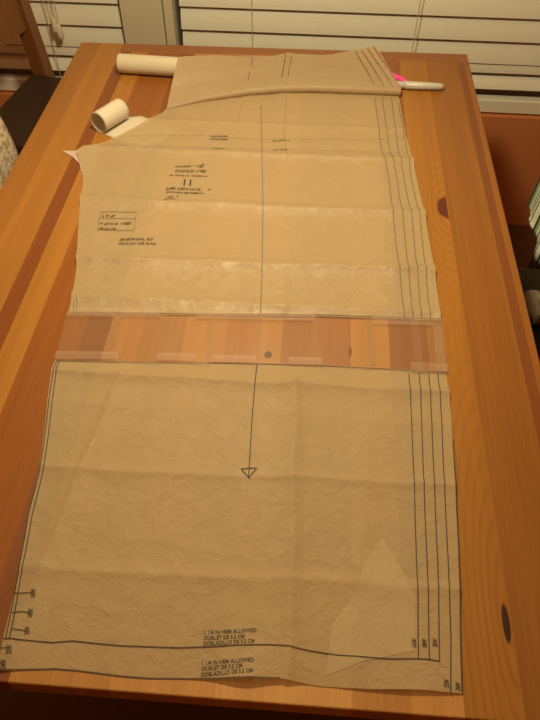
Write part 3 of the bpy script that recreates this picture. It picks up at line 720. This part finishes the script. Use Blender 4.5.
def lettering(name, strings, items, on='lo'):
    bm = bmesh.new()
    for s, (p0, p1, cap) in zip(strings, items):
        cu = bpy.data.curves.new('txt', 'FONT'); cu.body = s; cu.size = 1.0
        cu.resolution_u = 2; cu.offset = .018
        to = bpy.data.objects.new('txt', cu); C.objects.link(to)
        dg = bpy.context.evaluated_depsgraph_get(); dg.update()
        me = bpy.data.meshes.new_from_object(to.evaluated_get(dg))
        xs = [v.co.x for v in me.vertices]; ys = [v.co.y for v in me.vertices]
        x0, x1, y1 = min(xs), max(xs), max(ys)
        d = Vector((p1[0] - p0[0], p1[1] - p0[1])); n = Vector((-d.y, d.x)).normalized()
        zf = zlow if on == 'lo' else zmid
        vs = []
        for v in me.vertices:
            q = Vector(p0) + d * ((v.co.x - x0) / (x1 - x0)) + n * (max(v.co.y, 0) / y1 * cap)
            vs.append(bm.verts.new((q.x, q.y, zf(q.x, q.y) + .0007)))
        for f in me.polygons:
            try: bm.faces.new([vs[i] for i in f.vertices])
            except ValueError: pass
        bpy.data.objects.remove(to); bpy.data.curves.remove(cu); bpy.data.meshes.remove(me)
    for fc in bm.faces:
        fc.normal_update()
        if fc.normal.z < 0: fc.normal_flip()
    me = bpy.data.meshes.new(name); bm.to_mesh(me); bm.free()
    return link(name, me, M['ink'], pat)
HEM = ('1 1/4 IN HEM ALLOWED', 'OURLET DE 3.2 CM', 'DOBLADILLO DE 3.2 CM')
lettering('hem_text', HEM, D['text'][0:3]); lettering('hem_text', HEM, D['text'][3:6])
for s_, q in zip(('16W', '18W', '20W', '22W', '24W') * 2, D['text'][6:16]): lettering('size_text', [s_], [q])
lettering('piece_number', ['11'], D['text'][16:], 'up')
# small print too small to read: rows of little strokes
rnd = random.Random(3)
for p0, p1, h in D['strokes']:
    rows = []
    d = Vector((p1[0] - p0[0], p1[1] - p0[1])); ln = d.length; d.normalize(); n = Vector((-d.y, d.x)); x = 0
    while x < ln:
        if rnd.random() < .85:
            a_ = Vector(p0) + d * x
            if rnd.random() < .5: rows.append([list(a_), list(a_ + n * h)])
            else: rows.append([list(a_ + n * (h * .1)), list(a_ + d * .003 + n * (h * .9))])
            if rnd.random() < .6:
                t_ = rnd.choice((.05, .5, .95)); rows.append([list(a_ + n * (h * t_)), list(a_ + d * .0035 + n * (h * t_))])
        x += .0019
    ribbons('small_print', rows, .0010, M['ink_mid'], zmid)
ribbons('print_box', [D['box'], D['boxmid']], .0011, M['ink_faint'], zmid)

# ------------------------------------------------------------------ things lying on the table
# pale paper tube, its right end under the waist flap
p0, p1, r = Vector((-.4690, 1.556, TZ + .0215)), Vector((-.285, 1.543, TZ + .0215)), .0212
d = (p1 - p0).normalized(); s = Vector((-d.y, d.x, 0)); up = Vector((0, 0, 1))
bm = bmesh.new(); n = 36
prof = [(0.0, r * .80), (0.0, r * .93), (.0015, r * .99), (.004, r)] + [(p, r) for p in (.05, .10, .15)] + [((p1 - p0).length - .002, r), ((p1 - p0).length, r * .95), ((p1 - p0).length, r * .8), (.12, r * .8), (.02, r * .8), (0.0, r * .80)]
rings = [[bm.verts.new(p0 + d * l + (s * math.cos(2 * PI * k / n) + up * math.sin(2 * PI * k / n)) * q) for k in range(n)] for l, q in prof[:-1]]
for a_, b_ in zip(rings, rings[1:] + rings[:1]):
    for k in range(n): bm.faces.new((a_[k], a_[(k + 1) % n], b_[(k + 1) % n], b_[k]))
tb = obj('paper_tube', bm, M['tube'], smooth=True)
tag(tb, 'long shiny pale paper tube lying at the far end, reaching under the pattern', 'tube')

# strip of tracing tissue curled into a roll at its end
ax0, ax1 = Vector((-.4545, 1.292, 0)), Vector((-.4185, 1.352, 0))
ax = (ax1 - ax0).normalized(); out = Vector((ax.y, -ax.x, 0))
wid = (ax1 - ax0).length
prof = []
turns, r0, r1 = 1.9, .0225, .0195
n = 64
for i in range(n + 1):
    f = i / n; th = -PI / 2 - 2 * PI * turns * (1 - f); rr = r1 + (r0 - r1) * f
    prof.append((rr * math.cos(th), r0 + .0008 + rr * math.sin(th)))
tail0 = len(prof)
for q in (.012, .026, .045, .07, .10, .13): prof.append((q, .0008 + .0004 * math.sin(q * 60)))
bm = bmesh.new(); g = []
for k_, (o_, z) in enumerate(prof):
    wide = 1 + .42 * max(0, min(1, (k_ - tail0 + 1) / 2))
    g.append([bm.verts.new(ax0 + ax * (wid * wide * j / 8) + out * o_ + Vector((0, 0, TZ + z))) for j in range(9)])
for a_, b_ in zip(g, g[1:]):
    for j in range(8): bm.faces.new((a_[j], a_[j + 1], b_[j + 1], b_[j]))
cs = obj('tissue_strip', bm, M['tracing'], smooth=True)
md = cs.modifiers.new('thickness', 'SOLIDIFY'); md.thickness = .0005; md.offset = 0
tag(cs, 'strip of white tracing tissue curled into a short roll, tail under the pattern', 'tissue strip')

# pens by the raised corner
def lathe_along(bm, p0, d, prof, n=18):
    d = Vector(d).normalized(); s = d.cross(Vector((0, 0, 1))).normalized(); t_ = s.cross(d)
    rings = [[bm.verts.new(Vector(p0) + d * l + (s * math.cos(2 * PI * k / n) + t_ * math.sin(2 * PI * k / n)) * q) for k in range(n)] for l, q in prof]
    for a_, b_ in zip(rings, rings[1:]):
        for k in range(n): bm.faces.new((a_[k], a_[(k + 1) % n], b_[(k + 1) % n], b_[k]))
    bm.faces.new(list(reversed(rings[0]))); bm.faces.new(rings[-1])
pw = tag(empty('marker_pen', (.2755, 1.519, TZ + .0092)), 'white pen lying right of the raised paper corner', 'pen')
bm = bmesh.new(); lathe_along(bm, (0, 0, 0), (-1, .02, 0), [(0, .003), (.0012, .0052), (.005, .0068), (.02, .0078), (.085, .0088), (.0855, .0084)])
obj('barrel', bm, M['white_plastic'], pw, smooth=True)
bm = bmesh.new(); lathe_along(bm, (-.0856, .0017, 0), (-1, .02, 0), [(0, .0075), (.001, .0082), (.03, .0082), (.042, .005), (.044, .003)])
obj('cap', bm, M['white_plastic'], pw, smooth=True)
pk = tag(empty('pink_pen', (.2005, 1.537, TZ + .0068)), 'bright pink pen poking out from under the paper corner behind the white pen', 'pen')
bm = bmesh.new(); lathe_along(bm, (0, 0, 0), (-.045, .036, .0), [(0, .0015), (.010, .0042), (.022, .0064), (.10, .0064), (.11, .005)])
obj('barrel', bm, M['pink'], pk, smooth=True)
